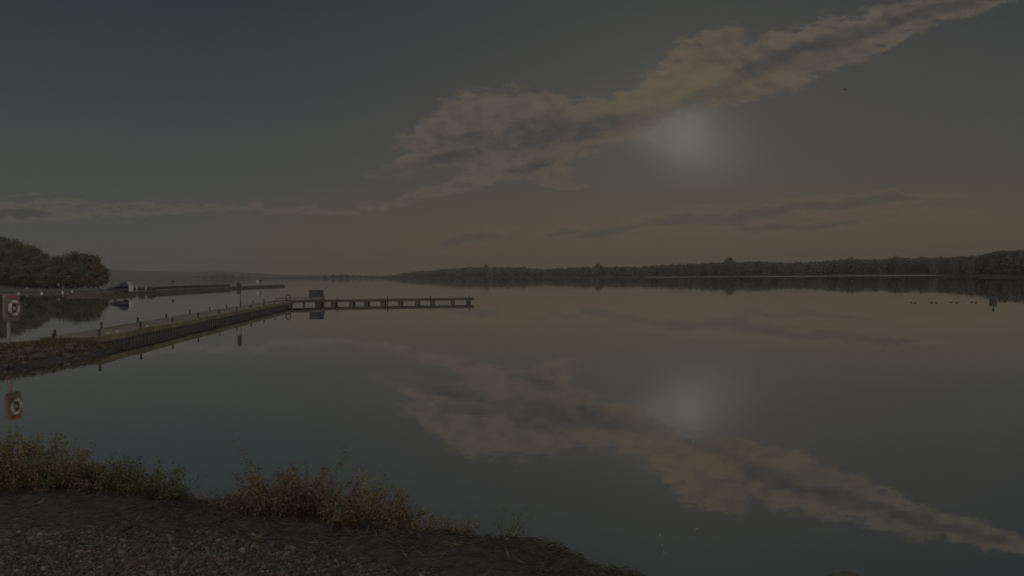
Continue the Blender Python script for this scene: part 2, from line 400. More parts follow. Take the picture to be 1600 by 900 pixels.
fcs = np.stack([ii[:-1, :-1], ii[:-1, 1:], ii[1:, 1:], ii[1:, :-1]], -1).reshape(-1, 4)
GROUND = mat('shore_earth', (.042, .037, .031), (.024, .022, .018), 9, .95, .7)
tag(link('shore_ground', np_mesh('shore_ground', vts, fcs, smooth=True), GROUND), kind='structure')

# lake
me = np_mesh('lake_water', np.array([(-3400, -120, 0), (3400, -120, 0), (3400, 3600, 0), (-3400, 3600, 0)], float), np.array([[0, 1, 2, 3]]))
tag(link('lake_water', me, WATER), kind='structure')

# ------------------------------------------------------------------ gravel (uncountable)
def stones_mesh(name, P, size, tone, flat=.65):
    bm = bmesh.new(); bmesh.ops.create_icosphere(bm, subdivisions=1, radius=1)
    sv = np.array([v.co for v in bm.verts]); bm.verts.index_update(); sf = np.array([[v.index for v in f.verts] for f in bm.faces]); bm.free()
    n = len(P); k = len(sv)
    ang = RNG.uniform(0, 6.28, n); c, s_ = np.cos(ang), np.sin(ang)
    S = size[:, None] * np.stack([RNG.uniform(.75, 1.35, n), RNG.uniform(.6, 1.0, n), RNG.uniform(.4, .8, n) * flat / .65], 1)
    v = sv[None] * S[:, None] * RNG.uniform(.8, 1.2, (n, k, 1))
    tl = RNG.normal(0, .35, (n, 1))
    x, y, z = v[..., 0], v[..., 1], v[..., 2]
    z2 = z + tl * x
    v = np.stack([x * c[:, None] - y * s_[:, None], x * s_[:, None] + y * c[:, None], z2], -1) + P[:, None]
    f = (sf[None] + (np.arange(n) * k)[:, None, None]).reshape(-1, 3)
    return np_mesh(name, v.reshape(-1, 3), f, np.repeat(tone, k, 0))
n = 330000
px_ = RNG.uniform(-4.8, 1.3, n); py_ = RNG.uniform(2.6, 6.6, n)
d = shore_sd(px_, py_) + .16 * fbm(px_, py_, 2.5, 21) + RNG.normal(0, .1, n)
keep = (d > 1.2 + .42 * np.clip((-1.6 - px_) / 1.2, 0, 1)) & (px_ > -.7 * py_ - .15) & (px_ < .3 * py_)
px_, py_ = px_[keep], py_[keep]; n = len(px_)
sz = np.clip(RNG.lognormal(math.log(.006), .52, n), .003, .03)
pz = ground_z(px_, py_) + sz * .15
tn = np.array([.053, .046, .039]) * np.clip(RNG.lognormal(-.1, .42, n), .35, 2.2)[:, None] * (1 + RNG.normal(0, .07, (n, 3)))
tag(link('gravel', stones_mesh('gravel', np.stack([px_, py_, pz], 1), sz, np.clip(tn, .02, .7)), STONE), 'dark brown gravel covering the near shore', kind='stuff')

# matted dead grass and weed litter between gravel and water
def blades(n, x, y, ln, wd, tones, lie=.25, name='matted_grass'):
    z = ground_z(x, y)
    a = RNG.uniform(0, 6.28, n); up = np.abs(RNG.normal(0, lie, n))
    A = unit(np.stack([np.cos(a), np.sin(a) * .6, up], 1)) * ln[:, None]
    Bv = unit(np.cross(A, RNG.normal(size=(n, 3)))) * wd[:, None]
    C = np.stack([x, y, z + np.abs(A[:, 2]) + RNG.uniform(0, .015, n)], 1)
    return leaf_quads(C, A, Bv, tones)
n = 80000
x = RNG.uniform(-6.5, 2.0, n); y = RNG.uniform(3.2, 9.0, n)
d = shore_sd(x, y) + .12 * fbm(x, y, 3, 33)
k = (d > -.55) & (d < RNG.uniform(.7, 1.5, n) + .35 * np.clip((-1.6 - x) / 1.2, 0, 1)); x, y = x[k], y[k]; n = len(x)
pal = np.array([(.062, .053, .04), (.045, .04, .032), (.12, .095, .065), (.046, .048, .032), (.07, .05, .038)])
tn = pal[RNG.choice(5, n, p=[.3, .38, .08, .16, .08])] * RNG.uniform(.7, 1.2, (n, 1))
v_, f_, t_ = blades(n, x, y, RNG.uniform(.015, .075, n), RNG.uniform(.0015, .004, n), tn, .22)
tag(link('matted_grass', np_mesh('matted_grass', v_, f_, t_), GRASS), 'dark matted dead grass along the top of the bank', kind='stuff')

# ------------------------------------------------------------------ shrubs in the foreground
PALS = {
 'olive': ([(.15, .135, .062), (.12, .115, .055), (.18, .15, .07), (.16, .115, .065), (.075, .07, .042)], [.3, .25, .2, .1, .15]),
 'green': ([(.105, .115, .058), (.09, .097, .05), (.14, .138, .062), (.15, .122, .062), (.06, .064, .04)], [.3, .25, .15, .1, .2]),
 'rust': ([(.15, .113, .075), (.125, .102, .065), (.18, .118, .075), (.1, .083, .057), (.13, .118, .062)], [.27, .25, .1, .2, .18]),
 'gold': ([(.16, .135, .07), (.135, .118, .062), (.17, .12, .066), (.2, .165, .1), (.09, .082, .048)], [.3, .25, .12, .13, .2])}
def shrub(px, dist, width, depth, height, stems, pal, label, lean=0.0, leaf=.014, per=26, tall=0.0, group=None, dome=True):
    c = at_d(px, 600, dist); x0, y0 = c.x, c.y; z0 = gz(x0, y0)
    root = empty('shrub', (x0, y0, z0)); tag(root, label, 'shrub', group)
    C, Aa, Bb, T = [], [], [], []
    st = MB(); cols, p = PALS[pal]; cols = np.array(cols)
    for i in range(stems):
        r_ = math.sqrt(RNG.uniform()); a = RNG.uniform(0, 6.28)
        bx, by = r_ * math.cos(a) * width * .42, r_ * math.sin(a) * depth * .42
        bz = gz(x0 + bx, y0 + by) - z0
        hh = height * (1 - .55 * r_ * r_ if dome else 1) * RNG.uniform(.55, 1.05)
        if RNG.uniform() < tall: hh *= 1.45
        out = .45 * r_
        dirx = math.cos(a) * out + RNG.normal(0, .28) + lean; diry = math.sin(a) * out + RNG.normal(0, .28)
        p0 = np.array([bx, by, bz - .02]); p1 = p0 + np.array([dirx * .3, diry * .3, .55]) * hh; p2 = p0 + np.array([dirx, diry, 1.0]) * hh
        ts = np.linspace(0, 1, 5); pts = [(1 - t) ** 2 * p0 + 2 * t * (1 - t) * p1 + t * t * p2 for t in ts]
        st.tube((0, 0, -.01), pts[0], .003, .003, 4)
        for q, (A_, B_) in enumerate(zip(pts, pts[1:])): st.tube(A_, B_, .0028 * (1 - q * .2), .0028 * (1 - (q + 1) * .2), 4)
        nl = int(per * RNG.uniform(.6, 1.3) * (hh / height + .35))
        t = RNG.uniform(.08, 1.02, nl)[:, None]
        pos = (1 - t) ** 2 * p0 + 2 * t * (1 - t) * p1 + t * t * p2 + RNG.normal(0, .028, (nl, 3)) * (1.15 - t * .6)
        ln = leaf * RNG.uniform(.55, 1.25, nl)
        A_, B_ = rand_axes(nl, ln, ln * RNG.uniform(.4, .65, nl), .1)
        hue = 1.12 * cols[RNG.choice(len(cols), nl, p=p)] * RNG.uniform(.7, 1.2) * RNG.uniform(.8, 1.2, (nl, 1))
        if RNG.uniform() < .12: hue = hue * np.array([1.15, .88, .85])
        C.append(pos); Aa.append(A_); Bb.append(B_); T.append(hue)
    v, f, t = leaf_quads(*[np.concatenate(q) for q in (C, Aa, Bb, T)])
    link('foliage', np_mesh('foliage', v, f, t), LEAF, root)
    st.build('stems', BARK, root)
    return root
shrub(25, 6.2, 1.6, .8, .42, 200, 'olive', 'olive yellow leafy shrub at the left edge of the bank', per=85, leaf=.0115)
shrub(140, 6.15, .7, .5, .24, 90, 'rust', 'low reddish brown shrub between the olive shrub and the green one', per=60, leaf=.011)
shrub(218, 6.15, .75, .5, .33, 110, 'green', 'dull green shrub with thin shoots on the bank', per=70, tall=.07, leaf=.011)
shrub(455, 5.75, 1.05, .6, .47, 200, 'rust', 'broad rust brown shrub, largest on the bank', per=95, tall=.03, leaf=.011)
shrub(585, 5.45, .8, .5, .36, 130, 'gold', 'golden brown shrub with tall shoots at the right flank of the rust brown shrub', per=80, tall=.1, leaf=.011)
shrub(705, 5.2, .26, .2, .2, 20, 'gold', 'small golden sprig of leaves at the waterside', per=34, leaf=.011)
shrub(785, 5.1, .12, .12, .24, 6, 'green', 'single thin leafy sprig leaning right above the water', lean=.4, per=22, dome=False, leaf=.011)
shrub(315, 6.5, .55, .3, .09, 36, 'olive', 'tiny low olive weed in the gap between the shrubs', per=24, leaf=.01)

# small pale specks on the water, and litter on the gravel
for k_, (px, py) in enumerate([(1031, 836), (1035, 852), (1038, 864), (1088, 827), (1084, 690)]):
    q = at(px, py, .004); C_ = np.zeros((1, 3)); v_, f_, t_ = leaf_quads(C_, np.array([[.014, .006, .003]]), np.array([[-.004, .009, .0]]), np.array([[.28, .26, .21]]))
    v_[1, 2] += .006; v_[3, 2] += .006
    o = link('floating_speck', np_mesh('floating_speck', v_, f_, t_), LEAF, None, (q.x, q.y, .006)); o.rotation_euler.z = RNG.uniform(0, 6)
    tag(o, 'tiny pale speck on the dark water off the gravel shore', 'leaf', 'pale specks on the water near the shore')
n = 900
x = RNG.uniform(-4.6, 1.0, n); y = RNG.uniform(2.7, 5.6, n); k = shore_sd(x, y) > 1.0; x, y = x[k], y[k]; n = len(x)
v_, f_, t_ = blades(n, x, y, RNG.uniform(.008, .04, n), RNG.uniform(.0015, .005, n), np.array([.13, .1, .065]) * RNG.uniform(.5, 1.3, (n, 1)), .15)
v_[:, 2] += .006
tag(link('gravel_litter', np_mesh('gravel_litter', v_, f_, t_), GRASS), 'scattered straw and leaf litter on the gravel', kind='stuff')

# dark boulder at the water's edge, with small stones beside it
def rock(name, c, size, seed, material, label=None, cat='rock', group=None, sub=4, rough=.25):
    bm = bmesh.new(); bmesh.ops.create_icosphere(bm, subdivisions=sub, radius=1)
    co = np.array([v.co for v in bm.verts])
    n1 = fbm(co[:, 0] * 1.3 + co[:, 2], co[:, 1] * 1.3 - co[:, 2], 1.6, seed)
    co = co * (1 + rough * n1[:, None]); co = np.sign(co) * np.abs(co) ** .85 * np.array(size)
    for v, p in zip(bm.verts, co): v.co = p
    me = bpy.data.meshes.new(name); bm.to_mesh(me); bm.free(); me.shade_smooth()
    o = link(name, me, material, None, c); o.rotation_euler.z = seed * 1.3
    if label: tag(o, label, cat, group)
    return o
ROCKM = mat('wet_rock', (.065, .059, .05), (.04, .036, .031), 7, .8, .8)
p = at(1328, 893, .42); rock('boulder', (p.x, p.y + .12, -.03), (.16, .18, .36), 3, ROCKM, 'dark rounded boulder at the bottom edge of the water')
p = at(1290, 896, .34); rock('boulder', (p.x, p.y + .02, .16), (.06, .06, .12), 5, EARTH, 'small pale stone against the left side of the dark boulder')

# rip-rap on the jetty root: individual stones
n_r = 0
for i in range(46):
    t = RNG.uniform(); a = at(0 + 152 * t, 579 - 24 * t, .0)
    x = a.x - RNG.uniform(0, 1.0); y = a.y + RNG.uniform(-.3, .7)
    if t < .15: x -= .3
    s_ = RNG.uniform(.08, .2)
    o = rock('bank_stone', (x, y, gz(x, y) + s_ * .1), (s_, s_ * RNG.uniform(.6, 1), s_ * .6), i + 20, [EARTH, ROCKM, ROCKM, ROCKM][i % 4],
             'rough stone of the rubble bank below the orange life ring board', 'stone', 'stones of the rubble bank at the foot of the jetty', sub=2)
# litter of dry grass over that bank
n = 4200
t = RNG.uniform(size=n); bx0 = -15.2 + .6 * t; by0 = 22.5 + 6.5 * t
x = bx0 - RNG.uniform(-.3, 1.7, n); y = by0 + RNG.normal(0, .3, n)
k = ground_z(x, y) > .05; x, y = x[k], y[k]; n = len(x)
tn = np.array([(.13, .095, .06), (.09, .07, .045), (.1, .085, .035)])[RNG.integers(0, 3, n)] * RNG.uniform(.6, 1.3, (n, 1))
v_, f_, t_ = blades(n, x, y, RNG.uniform(.04, .16, n), RNG.uniform(.006, .014, n), tn, .5)
tag(link('bank_grass', np_mesh('bank_grass', v_, f_, t_), GRASS), 'brown grass on the rubble bank at the foot of the jetty', kind='stuff')

# ------------------------------------------------------------------ jetty
JA = at(155, 548); JB = at(455, 479.5)
JD = (JB - JA); JL = JD.length; jang = math.atan2(JD.y, JD.x); JD = JD.normalized()
JN = Vector((-JD.y, JD.x, 0))               # towards the far (left) side
JW, JZ = 2.05, .5
jet = empty('jetty', JA, jang)
tag(jet, 'long straight jetty with mossy edges running out from the rubble bank', 'jetty')
b = MB(); kp = 17
for i in range(kp): b.box(((i + .5) * JL / kp, JW / 2, JZ - .07 + RNG.normal(0, .008)), (JL / kp - .03, JW - .5, .14), RNG.normal(0, .002), .008)
b.build('deck', CONC, jet)
for yy in (.125, JW - .125):
    b = MB()
    k = int(JL / 1.6)
    for i in range(k):
        b.box(((i + .5) * JL / k, yy, JZ - .1 + RNG.normal(0, .006)), (JL / k - .012, .25 + RNG.normal(0, .006), .24), 0, .012)
    b.build('edge_beam', MOSS, jet)
b = MB()
b.box((JL / 2, JW / 2, -.2), (JL - .02, JW - .36, .95))
for i in range(int(JL / .4)):
    b.box((.2 + i * .4, .17, -.25), (.16, .025, .96)); b.box((.2 + i * .4, JW - .17, -.25), (.16, .05, .96))
b.build('sheet_piling', PILE, jet)

# mooring posts along both edges
def mooring_post(loc, h, label, group, n_=0):
    r_ = empty('mooring_post', loc, RNG.uniform(0, 3)); tag(r_, label, 'post', group)
    h *= RNG.uniform(.85, 1.15); r_.rotation_euler.x = RNG.normal(0, .05); r_.rotation_euler.y = RNG.normal(0, .05)
    MB().lathe([(.055, 0), (.055, .03), (.043, .04), (.043, h - .06)], n=10).build('shaft', IRON, r_)
    MB().lathe([(.056, h - .06), (.06, h - .03), (.042, h)], n=10).build('cap', IRON, r_)
    return r_
def along(px, off):                         # where the column px of the view crosses the line at that offset of the jetty
    A = JA + JN * off; d = ray(px, 480); d2 = Vector((d.x, d.y))
    # A + t*JD = s*d2
    det = JD.x * -d2.y + d2.x * JD.y
    t = (-A.x * -d2.y - d2.x * -A.y) / det * 1.0
    return t
def jp(t, off, z=JZ + .02): q = JA + JD * t + JN * off; return Vector((q.x, q.y, z))
for i in range(9):
    t = .35 + i * 4.1
    if t > JL - .5: break
    mooring_post(jp(t,   .13), .25, 'short dark iron mooring post on the near edge of the jetty', 'mooring posts on the near edge of the jetty')
for i in range(10):
    t = .9 + i * 4.1
    if t > JL - .5: break
    mooring_post(jp(t, JW -   .13), .25, 'short dark iron mooring post on the far edge of the jetty', 'mooring posts on the far edge of the jetty')
p = at(83, 531, .48); mooring_post((p.x, p.y, gz(p.x, p.y) - .02), .26, 'dark mooring post standing alone on the bank before the jetty', None)
for t in (1.1, 2.0, 5.2):
    c = empty('mooring_cleat', jp(t, .12), jang + math.pi / 2); tag(c, 'small pale metal cleat on the mossy near edge of the jetty', 'cleat', 'pale cleats on the jetty edge')
    MB().box((0, 0, .02), (.05, .1, .04), 0, .005).build('base', WHITE, c)
    MB().tube((0, -.11, .055), (0, .11, .055), .018).build('horn', WHITE, c)

# thin pole with a narrow board, seen nearly edge-on
q = at(402, 491); r_ = empty('notice_pole', (q.x, q.y, JZ - .02)); tag(r_, 'thin pole with a narrow dark notice board on the jetty', 'sign')
tt = (q - JA).dot(JD); r_.location = jp(tt, JW * .62, JZ - .002)
MB().tube((0, 0, 0), (0, 0, 1.7), .025, n=8).build('pole', IRON, r_)
MB().box((-.11, 0, 1.36), (.19, .5, .76), R(8), .01).build('board', IRON, r_)
# hoop handrail at the end corner
q = jp(JL - .3, .2, JZ)
r_ = empty('ladder_hoop', q, R(8)); tag(r_, 'dark round hoop handrail above the ladder at the jetty end corner', 'ladder')
mt = Matrix.Rotation(R(90), 4, 'X')
MB().torus((0, 0, .33), .2, .04, mt, sy=1.3).build('hoop', IRON, r_, smooth=True)
b = MB(); b.tube((-.17, 0, -.55), (-.17, 0, .2), .04); b.tube((.17, 0, -.55), (.17, 0, .2), .04)
b.build('stringer', IRON, r_)
for k in range(3): MB().tube((-.17, -.02, -.4 + k * .22), (.17, -.02, -.4 + k * .22), .022).build('rung', IRON, r_)

# landing stage joining the jetty and the floating pontoon
PA = at(497, 476.8); PB = at(741, 473.2)
pd_ = PB - PA; PLEN = pd_.length; pang = math.atan2(pd_.y, pd_.x)
ls0 = jp(JL, 0, 0)
ls = empty('landing_stage', (0, 0, 0)); tag(ls, 'timber landing stage linking the jetty end to the floating pontoon', 'landing stage')
c1, c2, c3, c4 = jp(JL + .01, 0, 0), Vector((PA.x + .6, PA.y - .1, 0)), Vector((PA.x + .6, PA.y + 2.2, 0)), jp(JL + .01, JW, 0) + Vector((0, 4.2, 0))
b = MB(); poly = [jp(JL + .01, 0, 0), Vector((PA.x, PA.y, 0)), Vector((PA.x, PA.y + 2.0, 0)), jp(JL + 4.0, JW, 0), jp(JL + .01, JW, 0)]
A_ = [b.bm.verts.new((v.x, v.y, .3)) for v in poly]; B_ = [b.bm.verts.new((v.x, v.y, .5)) for v in poly]
b.bm.faces.new(A_); b.bm.faces.new(B_)
for i in range(5): b.bm.faces.new((A_[i], A_[(i + 1) % 5], B_[(i + 1) % 5], B_[i]))
b.build('deck', TIMB, ls)
for v in poly + [(poly[0] + poly[1]) / 2]:
    cx = Vector((sum(q.x for q in poly) / 5, sum(q.y for q in poly) / 5, 0)); w = v.lerp(cx, .08)
    MB().tube((w.x, w.y, -1), (w.x, w.y, .3), .11).build('pile', PILE, ls)
rl = MB(); e0, e1 = poly[2], poly[3]
for k in range(6):
    w = e0.lerp(e1, k / 5 * .98 + .01); w = w + Vector((0, -.1, 0)); rl.tube((w.x, w.y, .5), (w.x, w.y, .66), .03)
w0, w1 = e0 + Vector((0, -.1, .66)), e1 + Vector((0, -.1, .66)); rl.tube(w0, w1, .03); rl.build('kerb_rail', TIMB, ls)
# storage locker
q = at(492, 476.3); lk = empty('storage_locker', (q.x, q.y + .6, .5), R(-2)); tag(lk, 'dark blue grey storage locker on the landing stage', 'locker')
MB().box((0, 0, .14), (1.08, .5, .09)).build('base', STEEL, lk)
MB().box((0, 0, .5), (1.2, .62, .62), 0, .02).build('body', BLUEG, lk)
MB().box((0, 0, .845), (1.26, .68, .065), 0, .015).build('lid', IRON, lk)
MB().tube((-.1, -.33, .72), (.1, -.33, .72), .015).build('handle', STEEL, lk)
for s_ in (-.5, .5): MB().box((s_, 0, .047), (.1, .4, .094)).build('foot', IRON, lk)
# floating pontoon
po = empty('floating_pontoon', PA, pang); tag(po, 'long low floating pontoon on dark floats reaching right across the lake', 'pontoon')
PW_ = 1.5
b = MB(); nb = 60
for i in range(nb): b.box(((i + .5) * PLEN / nb, PW_ / 2, .45), (PLEN / nb - .015, PW_ - .14, .035))
b.build('deck', TIMB, po)
for yy in (.035, PW_ - .035): MB().box((PLEN / 2, yy, .36), (PLEN, .07, .22), 0, .01).build('side_beam', TIMB, po)
PS = lambda px: PLEN * (px - 497) / (741 - 497)
for px in (498, 520, 548, 571, 597, 624, 651, 675, 707, 732):
    MB().box((PS(px), PW_ / 2, .03), (.42, PW_ - .16, .44), 0, .04).build('float', PILE, po)
for px in (527, 605, 672, 733):
    g_ = MB(); g_.tube((PS(px), -.07, -1.5), (PS(px), -.07, .72), .045); g_.build('guide_post', IRON, po)
g_ = MB(); g_.tube((PS(506), -.07, -1.5), (PS(506), -.07, .85), .08); g_.build('guide_post', TIMB, po)

# ------------------------------------------------------------------ life ring board on the bank
q = at(19, 558); sg = empty('life_ring_board', (q.x, q.y, 0), R(90)); sg.location.z = gz(q.x, q.y)
tag(sg, 'orange life ring board on a post at the left end of the jetty', 'life ring board')
S0 = sg.location.z
top = 2.6 - (460 - 438.7) / 1200 * q.y - S0; bot = 2.6 - (502 - 438.7) / 1200 * q.y - S0; zc = (top + bot) / 2; hh = top - bot
MB().box((0, .09, zc / 2 + .02), (.085, .085, zc + .1), 0, .008).build('post', CREAM, sg)
b = MB(); b.box((0, 0, zc), (.74, .09, hh)); es = [e for e in b.bm.edges if abs(e.verts[0].co.y - e.verts[1].co.y) > .05]
bmesh.ops.bevel(b.bm, geom=es, offset=.1, segments=5, profile=.5, affect='EDGES'); b.build('board', ORANGE, sg)
b = MB(); b.box((0, -.05, zc), (.68, .018, hh - .06)); es = [e for e in b.bm.edges if abs(e.verts[0].co.y - e.verts[1].co.y) > .01]
bmesh.ops.bevel(b.bm, geom=es, offset=.09, segments=5, profile=.5, affect='EDGES'); b.build('face_plate', mat('faded_face', (.18, .145, .12), (.13, .105, .088), 7, .6), sg)
lr = MB().torus((0, -.1, zc - .02), .225, .06, Matrix.Rotation(R(90), 4, 'X'), n=36, k=12).build('life_ring', mat('ring_cover', (.4, .355, .31), (.3, .26, .23), 9, .6), sg, smooth=True)
for a in (45, 135, 225, 315):
    a = R(a); mtx = Matrix.Rotation(R(90), 4, 'X') @ Matrix.Rotation(a - .22, 4, 'Z')
    MB().torus((0, -.1, zc - .02), .225, .063, mtx, n=5, k=12, arc=.3).build('grip_band', ORANGE, lr, smooth=True)
MB().lathe([(.175, 0), (.175, .02)], (0, -.06, zc - .02), 24, Matrix.Rotation(R(90), 4, 'X')).build('backing_disc', IRON, sg)
MB().lathe([(.085, 0), (.085, .03), (.06, .05)], (0, -.081, zc - .02), 20, Matrix.Rotation(R(90), 4, 'X')).build('hub', CREAM, sg)
MB().box((0, -.075, zc + hh / 2 - .1), (.4, .03, .05), 0, .006).build('bracket', RED, sg)

# ------------------------------------------------------------------ marina on the left
QA = at(160, 461.5); QB = at(446, 447.3)
qd = QB - QA; QL = qd.length; qang = math.atan2(qd.y, qd.x)
QUAYM = mat('quay_stone', (.09, .075, .057), (.055, .047, .037), .8, .95, .5)
qu = empty('stone_quay', QA, qang); tag(qu, 'long low brown stone quay beyond the jetty', 'quay')
b = MB(); kq = 40
for i in range(kq): b.box(((i + .5) * QL / kq, 3.0, .12), (QL / kq - .02, 6 + RNG.normal(0, .05), .72 + RNG.normal(0, .03)), 0, .05)
b.build('quay_wall', QUAYM, qu)
b = MB()
for i in range(32):
    x_ = 12 + (QL - 40) * (i + .5) / 32; b.box((x_, 5.7, .72), ((QL - 40) / 32 - .03, .35, .6 + RNG.normal(0, .05)), 0, .03)
b.build('parapet', TIMB, qu)
MB().box((QL - 4, 1.8, .53), (10, 2.2, .12), 0, .04).build('end_platform', PILE, qu)
for (pxx, hgt, lab) in ((270, 1.7, 'short lamp post on the middle of the stone quay'), (407, 1.45, 'short lamp post near the far tip of the stone quay')):
    w = at(pxx, 452); tq = (w - QA).dot(qd.normalized()); lp = empty('lamp_post', (0, 0, 0)); tag(lp, lab, 'lamp')
    d_ = ray(pxx, 450); yq = QA.y + (qd.y / QL) * tq
    # where that column meets the quay's middle line
    s_ = qd.normalized(); nq = Vector((-s_.y, s_.x, 0)); A = QA + nq * 3.0
    sol = np.linalg.solve(np.array([[d_.x, -s_.x], [d_.y, -s_.y]]), np.array([A.x, A.y])); w = A + s_ * float(sol[1])
    lp.location = (w.x, w.y, .48)
    MB().tube((0, 0, 0), (0, 0, hgt - .4), .06, .045).build('post', IRON, lp)
    MB().lathe([(.12, hgt - .4), (.3, hgt - .3), (.3, hgt), (.1, hgt + .15)], n=10).build('lantern', IRON, lp)
# clutter along the quay: bollards and a pale sign
for i, (pxx, h_) in enumerate([(204, .9), (214, 1.1), (222, .8), (228, 1.0), (236, .9)]):
    d_ = ray(pxx, 450); s_ = qd.normalized(); nq = Vector((-s_.y, s_.x, 0)); A = QA + nq * 1.2
    sol = np.linalg.solve(np.array([[d_.x, -s_.x], [d_.y, -s_.y]]), np.array([A.x, A.y])); w = A + s_ * float(sol[1])
    bo = empty('quay_bollard', (w.x, w.y, .48)); tag(bo, 'pale worn bollard in the row beside the covered boat', 'bollard', 'bollards along the stone quay')
    MB().lathe([(.2, 0), (.17, .1), (.14, h_ * .8)], n=10).build('shaft', STEEL if i % 2 else TIMB, bo); MB().lathe([(.2, h_ * .8), (.21, h_ * .95), (.12, h_)], n=10).build('cap', STEEL, bo)
d_ = ray(402.5, 450); A = QA + nq * 1.2
sol = np.linalg.solve(np.array([[d_.x, -s_.x], [d_.y, -s_.y]]), np.array([A.x, A.y])); w = A + s_ * float(sol[1])
sgn = empty('quay_sign', (w.x, w.y, .48)); tag(sgn, 'small plain white sign near the tip of the stone quay', 'sign')
MB().tube((0, 0, 0), (0, 0, 1.0), .05).build('post', STEEL, sgn); MB().box((0, -.06, 1.1), (.7, .04, .8), 0, .01).build('board', WHITE, sgn)

# covered boat on the quay
bq = at(166, 458.5, .48); bt = empty('covered_boat', (bq.x + .0, bq.y + 1.0, .48), R(3)); tag(bt, 'small boat with a white stern under a navy cover', 'boat')
def loft(secs, n=12):
    b = MB(); rings = []
    for (x_, hw, z0_, z1_, sharp) in secs:
        ring = []
        for k in range(n):
            a = math.pi * 2 * k / n; yy = hw * math.copysign(abs(math.cos(a)) ** sharp, math.cos(a)); zz = (z0_ + z1_) / 2 + (z1_ - z0_) / 2 * math.copysign(abs(math.sin(a)) ** sharp, math.sin(a))
            ring.append(b.bm.verts.new((x_, yy, zz)))
        rings.append(ring)
    for A, B in zip(rings, rings[1:]):
        for k in range(n): b.bm.faces.new((A[k], A[(k + 1) % n], B[(k + 1) % n], B[k]))
    b.bm.faces.new(rings[0]); b.bm.faces.new(rings[-1][::-1]); return b
loft([(-.1, .05, .55, .75, 1), (.5, .5, .35, .78, .8), (1.4, .75, .25, .8, .7), (2.4, .82, .22, .8, .6), (3.2, .8, .22, .8, .6)]).build('hull', NAVY, bt, smooth=True)
loft([(.0, .1, .72, .82, 1), (.7, .5, .76, 1.0, .9), (1.5, .72, .78, 1.35, .9), (2.1, .78, .79, 1.8, .8), (2.7, .8, .79, 1.78, .8), (3.15, .79, .79, 1.0, .8)]).build('cover', NAVY, bt, smooth=True)
MB().box((3.25, 0, .75), (.09, 1.5, 1.05), 0, .03).build('transom', WHITE, bt)
MB().box((3.05, 0, 1.5), (.12, 1.2, .5), 0, .04, Matrix.Rotation(R(-30), 4, 'Y')).build('stern_panel', STEEL, bt)
for x_ in (.8, 2.4): MB().box((x_, 0, .11), (.15, 1.1, .24)).build('chock', TIMB, bt)
d_ = ray(226, 450); s_ = qd.normalized(); nq = Vector((-s_.y, s_.x, 0)); A = QA + nq * 3.2
sol = np.linalg.solve(np.array([[d_.x, -s_.x], [d_.y, -s_.y]]), np.array([A.x, A.y])); w = A + s_ * float(sol[1])
dg = empty('upturned_dinghy', (w.x, w.y, .48), R(4)); tag(dg, 'dark upturned dinghy lying on the stone quay behind the bollards', 'boat')
loft([(-2.1, .08, 0, .3, .9), (-1.4, .55, 0, .62, .8), (0, .78, 0, .72, .8), (1.3, .75, 0, .68, .8), (1.9, .62, 0, .6, .8)]).build('hull', mat('dark_green_paint', (.05, .058, .045), (.035, .04, .032), 5, .6), dg, smooth=True)
MB().box((-.05, 0, .74), (3.4, .05, .08)).build('keel', TIMB, dg)
# floating walkway at far left with white mooring buoys under it
WA = at(-60, 457.5); WB = at(158, 455.5); wd_ = WB - WA
wk = empty('floating_walkway', WA, math.atan2(wd_.y, wd_.x)); tag(wk, 'low pale walkway before the wooded shore on the left', 'walkway')
MB().box((wd_.length / 2, 0, .62), (wd_.length, 1.6, .14), 0, .02).build('deck', CONC, wk)
MB().box((wd_.length / 2, -.7, .3), (wd_.length, .12, .46)).build('side_beam', PILE, wk)
for i in range(11): MB().box(((i + .5) * wd_.length / 11, .1, .1), (1.0, 1.3, .7), 0, .05).build('float', PILE, wk)
for i in range(8):
    x_ = wd_.length * (.3 + .085 * i); MB().box((x_, .4, .85 + RNG.uniform(-.05, .1)), (RNG.uniform(.15, .5), .3, RNG.uniform(.3, .5)), 0, .03).build('locker_box', [TIMB, IRON, STEEL][i % 3], wk)
for i, (pxx, pyy) in enumerate([(29, 459.5), (65, 458.5), (98, 457), (127, 455.5), (152, 454.5)]):
    w = at(pxx, pyy); w = Vector((w.x, min(w.y, WA.y + (w.x - WA.x) * wd_.y / wd_.x - 1.1), 0))
    bu = empty('mooring_buoy', (w.x, w.y, 0)); tag(bu, 'small white mooring buoy floating before the low walkway', 'buoy', 'white mooring buoys before the low walkway')
    MB().lathe([(.05, -.2), (.15, -.1), (.2, .08), (.15, .24), (.05, .32)], n=14).build('float', WHITE, bu, smooth=True)
    MB().torus((0, 0, .36), .06, .015, Matrix.Rotation(R(90), 4, 'X'), n=12, k=6).build('ring', IRON, bu)
lb = at(77, 449.5, 1.0); rb_ = empty('life_ring_stand', (lb.x, WA.y + (lb.x - WA.x) * wd_.y / wd_.x, .69)); tag(rb_, 'tiny reddish life ring stand on the walkway below the trees', 'life ring stand')
MB().tube((0, 0, 0), (0, 0, 1.0), .05).build('post', TIMB, rb_); MB().box((0, -.07, .95), (.5, .08, .6), 0, .05).build('board', ORANGE, rb_)

